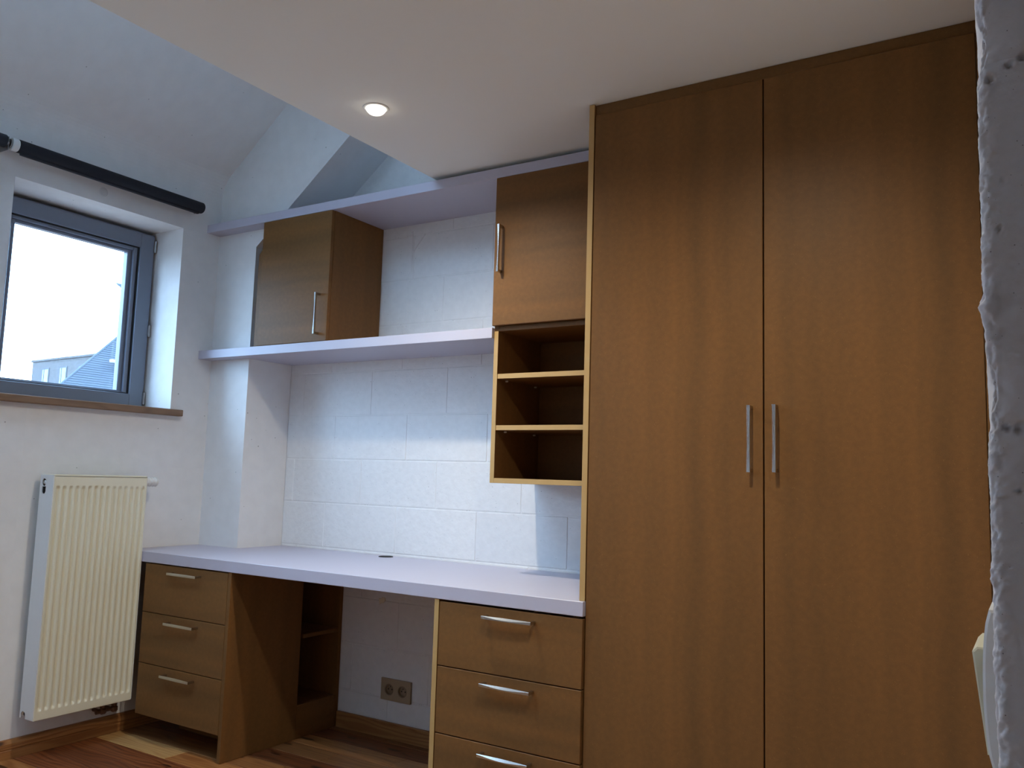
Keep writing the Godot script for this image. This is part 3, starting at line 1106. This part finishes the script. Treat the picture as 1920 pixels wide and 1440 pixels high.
# ------------------------------------------------------------------ radiator
func build_radiator() -> void:
	var z0 := 0.639
	var z1 := 1.040
	var y0 := 0.150
	var y1 := 1.061
	var xf := 0.1246
	var r := thing("radiator", Vector3(0.08, y0, 0.835), "cream ribbed panel radiator on the white wall below the window", "radiator")
	# front panel with fifteen pressed grooves
	var n_groove := 15
	var pitch := (z1 - z0 - 0.012) / n_groove
	var zs := []
	for k in n_groove * 10 + 1:
		zs.append(z0 + 0.006 + pitch * k / 10.0)
	var ys := [y0 + 0.004]
	var yy := y0 + 0.028
	while yy < y0 + 0.052:
		ys.append(yy)
		yy += 0.003
	yy = y0 + 0.10
	while yy < y1 - 0.09:
		ys.append(yy)
		yy += 0.12
	yy = y1 - 0.062
	while yy < y1 - 0.036:
		ys.append(yy)
		yy += 0.003
	ys.append(y1 - 0.008)
	var rows := []
	for y in ys:
		var row := []
		var open := smoothstep(y0 + 0.030, y0 + 0.046, y) * smoothstep(y1 - 0.040, y1 - 0.056, y)
		for z in zs:
			var t := fposmod((z - z0 - 0.006) / pitch, 1.0) - 0.5
			var groove := smoothstep(0.33, 0.13, absf(t))
			row.append(Vector3(xf - 0.0075 * groove * open, y, z))
		rows.append(row)
	var st := new_st()
	add_sheet(st, rows, Vector3(1, 0, 0))
	add_bevel_box(st, Vector3(xf - 0.016, y0 + 0.003, z0 + 0.0045), Vector3(xf - 0.0085, y1 - 0.007, z1 - 0.0045), 0.001)
	# folded rim round the panel
	add_bevel_box(st, Vector3(xf - 0.016, y0, z0 + 0.002), Vector3(xf, y0 + 0.006, z1 - 0.002), 0.002)
	add_bevel_box(st, Vector3(xf - 0.016, y0 + 0.003, z1 - 0.0075), Vector3(xf, y1 - 0.007, z1 - 0.002), 0.002)
	add_bevel_box(st, Vector3(xf - 0.016, y0 + 0.003, z0 + 0.002), Vector3(xf, y1 - 0.007, z0 + 0.0075), 0.002)
	obj("front_panel", st, M.radiator, r)
	box("rear_panel", Vector3(0.037, y0 + 0.006, z0 + 0.006), Vector3(0.049, y1 - 0.01, z1 - 0.006), M.radiator, r, 0.003)
	for k in 14:
		var z := z0 + 0.03 + k * 0.0262
		box("convector_fin", Vector3(0.049, y0 + 0.02, z), Vector3(xf - 0.017, y1 - 0.03, z + 0.0012), M.radiator, r, 0.0)
	# top grille
	var grille := Node3D.new()
	grille.name = "top_grille"
	r.add_child(grille)
	grille.global_position = Vector3(0.08, y1, 0.835)
	for x in [0.0345, 0.051, 0.0665, 0.082, 0.0975, 0.113]:
		box("grille_bar", Vector3(x, y1 - 0.006, z0 + 0.001), Vector3(x + 0.0095, y1, z1 - 0.001), M.radiator, grille, 0.0012)
	# end covers; the near one has a keyhole for the air vent and a notch at the foot
	box("end_cover", Vector3(0.034, y0 + 0.002, z0 - 0.0012), Vector3(xf - 0.001, y1 - 0.001, z0 + 0.0016), M.radiator_cap, r, 0.0008)
	var cut := CSGBox3D.new()
	cut.name = "end_cover"
	cut.size = Vector3(xf - 0.035, y1 - y0 - 0.003, 0.003)
	cut.material = M.radiator_cap
	r.add_child(cut, true)
	var cc := Vector3((0.034 + xf - 0.001) / 2.0, (y0 + y1) / 2.0, z1)
	cut.global_position = cc
	for h in [[Vector3(0.060, 1.030, z1), 0.0145, 0.0], [Vector3(0.062, 0.998, z1), 0.0125, 0.016], [Vector3(0.057, 0.163, z1), 0.0145, 0.03]]:
		var cyl := CSGCylinder3D.new()
		cyl.radius = h[1]
		cyl.height = 0.02
		cyl.sides = 28
		cyl.operation = CSGShape3D.OPERATION_SUBTRACTION
		cyl.name = "hole"
		cyl.rotation.x = PI / 2.0
		cut.add_child(cyl, true)
		cyl.global_position = h[0]
		if h[2] > 0.0:
			var slot := CSGBox3D.new()
			slot.size = Vector3(h[1] * 2.0, h[2], 0.02)
			slot.operation = CSGShape3D.OPERATION_SUBTRACTION
			slot.name = "slot"
			cut.add_child(slot, true)
			slot.global_position = h[0] + Vector3(0, h[2] / 2.0 if h[0].y > 0.5 else -h[2] / 2.0, 0)
	for p in [[Vector3(0.060, 1.030, z1 - 0.010), "air_vent", M.plastic, 0.008], [Vector3(0.057, 0.167, z1 - 0.014), "drain_plug", M.steel, 0.010]]:
		st = new_st()
		add_lathe(st, p[0], 2, [Vector2(p[3], -0.02), Vector2(p[3], 0.008), Vector2(p[3] * 0.55, 0.011), Vector2(p[3] * 0.5, 0.006), Vector2(0, 0.006)], 18)
		obj(p[1], st, p[2], r)
	box("collector", Vector3(0.040, 0.975, z1 - 0.03), Vector3(0.108, 1.05, z1 - 0.006), M.dark, r, 0.002)
	# thermostat head at the far end
	var prof := []
	for k in 9:
		prof.append(Vector2(0.0195 + (0.0016 if k % 2 == 0 else 0.0), -0.014 - 0.0068 * k))
	prof.push_front(Vector2(0.014, -0.012))
	prof.push_front(Vector2(0.014, 0.0))
	prof.append(Vector2(0.015, -0.076))
	prof.append(Vector2(0.0, -0.078))
	st = new_st()
	add_lathe(st, Vector3(0.080, 1.037, z0 - 0.001), 2, prof, 26)
	var th := obj("thermostat_head", st, M.plastic, r)
	th.set_meta("label", "white ribbed thermostat knob")
	# valve block and pipes below
	st = new_st()
	for z in [0.672, 0.722]:
		add_bevel_box(st, Vector3(0.052, 0.100, z - 0.013), Vector3(0.076, 0.124, z + 0.013), 0.006)
	add_tube(st, [Vector3(0.064, 0.112, 0.672), Vector3(0.064, 0.112, 0.722)], 0.006, 10)
	add_lathe(st, Vector3(0.064, 0.112, 0.735), 2, [Vector2(0.009, 0), Vector2(0.009, 0.016), Vector2(0, 0.017)], 14)
	for z in [0.672, 0.722]:
		add_tube(st, [Vector3(0.063, 0.155, z), Vector3(0.063, 0.12, z)], 0.009, 12)
		add_tube(st, [Vector3(0.063, 0.112, z), Vector3(0.035, 0.108, z), Vector3(0.001, 0.108, z)], 0.0075, 12)
		add_lathe(st, Vector3(0.063, 0.127, z), 1, [Vector2(0.0125, 0), Vector2(0.0125, 0.014), Vector2(0.009, 0.014)], 6)
	obj("valve_block", st, M.copper, r)
	for z in [0.70, 0.97]:
		box("wall_bracket", Vector3(0.0, 0.30, z), Vector3(0.038, 0.95, z + 0.022), M.radiator_cap, r, 0.002)


# ------------------------------------------------------------------ small things
func build_small_things() -> void:
	# rolled-up blind over the window
	var b := thing("roller_blind", Vector3(0.06, 2.297, 0.84), "rolled-up navy roller blind above the grey window", "roller blind")
	var st := new_st()
	add_lathe(st, Vector3(0.06, 2.297, 0.418), 2, [Vector2(0, 0), Vector2(0.0235, 0.0), Vector2(0.0255, 0.003), Vector2(0.0255, 0.838), Vector2(0.0235, 0.841), Vector2(0, 0.841)], 36)
	obj("fabric_roll", st, M.blind, b)
	box("bottom_bar", Vector3(0.052, 2.265, 0.436), Vector3(0.070, 2.276, 1.246), M.blind, b, 0.004)
	st = new_st()
	add_lathe(st, Vector3(0.06, 2.297, 1.259), 2, [Vector2(0.0235, 0), Vector2(0.0245, 0.002), Vector2(0.0245, 0.022), Vector2(0.021, 0.024), Vector2(0, 0.024)], 32)
	var col := obj("end_collar", st, M.plastic, b)
	col.set_meta("label", "white end collar")
	st = new_st()
	add_lathe(st, Vector3(0.06, 2.297, 1.283), 2, [Vector2(0.017, 0), Vector2(0.017, 0.006), Vector2(0.008, 0.008), Vector2(0.008, 0.018), Vector2(0, 0.018)], 20)
	obj("axle_pin", st, M.steel, b)
	box("wall_bracket", Vector3(0.0, 2.27, 1.290), Vector3(0.062, 2.322, 1.2935), M.steel, b, 0.001)
	box("wall_bracket", Vector3(0.0, 2.28, 0.4135), Vector3(0.055, 2.314, 0.417), M.steel, b, 0.001)
	# its neighbour, let down
	b = thing("roller_blind", Vector3(0.06, 2.297, 1.75), "partly lowered navy roller blind beside the rolled-up one", "roller blind")
	st = new_st()
	add_lathe(st, Vector3(0.06, 2.299, 1.304), 2, [Vector2(0, 0.004), Vector2(0.018, 0.004), Vector2(0.018, 0), Vector2(0.0235, 0.0), Vector2(0.0245, 0.002), Vector2(0.0245, 0.85), Vector2(0, 0.85)], 36)
	obj("fabric_roll", st, M.blind, b)
	box("hanging_fabric", Vector3(0.034, 2.12, 1.326), Vector3(0.0355, 2.30, 2.14), M.blind, b, 0.0)
	box("bottom_bar", Vector3(0.029, 2.10, 1.326), Vector3(0.041, 2.12, 2.14), M.blind, b, 0.003)
	# double socket in the knee space
	var s := thing("wall_socket", Vector3(0.997, 0.2, 0.0), "beige double wall socket in the knee space under the desk", "socket")
	var plate := CSGBox3D.new()
	plate.name = "plate"
	plate.size = Vector3(0.158, 0.088, 0.010)
	plate.material = M.beige
	s.add_child(plate)
	plate.global_position = Vector3(0.9975, 0.1985, 0.0058)
	for x in [0.962, 1.033]:
		var hole := CSGCylinder3D.new()
		hole.name = "recess"
		hole.radius = 0.0205
		hole.height = 0.04
		hole.sides = 32
		hole.operation = CSGShape3D.OPERATION_SUBTRACTION
		hole.rotation.x = PI / 2.0
		plate.add_child(hole, true)
		hole.global_position = Vector3(x, 0.1985, 0.010)
		st = new_st()
		add_lathe(st, Vector3(x, 0.1985, 0.0), 2, [Vector2(0.0, 0.0022), Vector2(0.0200, 0.0022), Vector2(0.0200, 0.0108), Vector2(0.0232, 0.0116), Vector2(0.0240, 0.0108)], 30)
		var cup := obj("socket_cup", st, M.beige_in, s)
		st = new_st()
		add_lathe(st, Vector3(x, 0.2095, 0.002), 2, [Vector2(0.0026, 0), Vector2(0.0026, 0.0075), Vector2(0, 0.009)], 12)
		obj("earth_pin", st, M.nickel, cup)
		for dx in [-0.0095, 0.0095]:
			st = new_st()
			add_lathe(st, Vector3(x + dx, 0.1985, 0.002), 2, [Vector2(0.0029, 0.0003), Vector2(0.0029, 0.0008), Vector2(0, 0.0008)], 12)
			obj("contact_hole", st, M.dark, cup)
	# light switch on the near wall, seen from its edge
	var w := thing("light_switch", Vector3(WALL_R, 0.992, 2.29), "white rocker light switch on the edge of the near block wall", "switch")
	st = new_st()
	var poly := PackedVector2Array()
	var yc := 0.9905
	for k in 13:
		var t := -1.0 + k / 6.0
		poly.append(Vector2(WALL_R - 0.0035 - 0.0058 * sqrt(maxf(0.0, 1.0 - t * t * 0.92)), yc + 0.0455 * t))
	poly.append(Vector2(WALL_R - 0.0008, yc + 0.0455))
	poly.append(Vector2(WALL_R - 0.0008, yc - 0.0455))
	add_prism(st, poly, 2, 2.216, 2.304, 0.0015)
	obj("cover_plate", st, M.plastic, w)
	st = new_st()
	poly = PackedVector2Array([Vector2(WALL_R - 0.006, yc + 0.0215), Vector2(WALL_R - 0.0125, yc + 0.0215), Vector2(WALL_R - 0.0152, yc + 0.0185), Vector2(WALL_R - 0.0085, yc - 0.0405), Vector2(WALL_R - 0.006, yc - 0.0405)])
	add_prism(st, poly, 2, 2.229, 2.291, 0.001)
	obj("rocker", st, M.ivory, w)
	# recessed ceiling spots
	downlight(Vector3(1.552, CEIL, 0.924), "round recessed ceiling spotlight, lit, above the desk")
	downlight(Vector3(2.66, CEIL, 1.50), "round recessed ceiling spotlight, lit, before the wardrobe")


func downlight(at: Vector3, label: String) -> void:
	var d := thing("ceiling_spotlight", at, label, "ceiling light", "recessed ceiling spotlights")
	var st := new_st()
	add_lathe(st, at, 1, [Vector2(0.033, -0.0005), Vector2(0.034, -0.003), Vector2(0.040, -0.0025), Vector2(0.0415, 0.0)], 40)
	obj("trim_ring", st, M.plastic, d)
	st = new_st()
	var dome := []
	for k in 9:
		var a := k / 8.0 * PI / 2.0
		dome.append(Vector2(0.0325 * sin(a), -0.0225 * cos(a) - 0.0004))
	add_lathe(st, at, 1, dome, 36)
	obj("lamp_face", st, M.glow, d)
	var l := SpotLight3D.new()
	l.name = "spot"
	l.light_color = Color(1.0, 0.965, 0.885)
	l.light_energy = 1.9
	l.light_size = 0.032
	l.spot_angle = 79.0
	l.spot_angle_attenuation = 1.0
	l.spot_attenuation = 2.0
	l.spot_range = 12.0
	l.shadow_enabled = true
	l.rotation.x = -PI / 2.0
	d.add_child(l)
	l.global_position = at + Vector3(0, -0.016, 0)
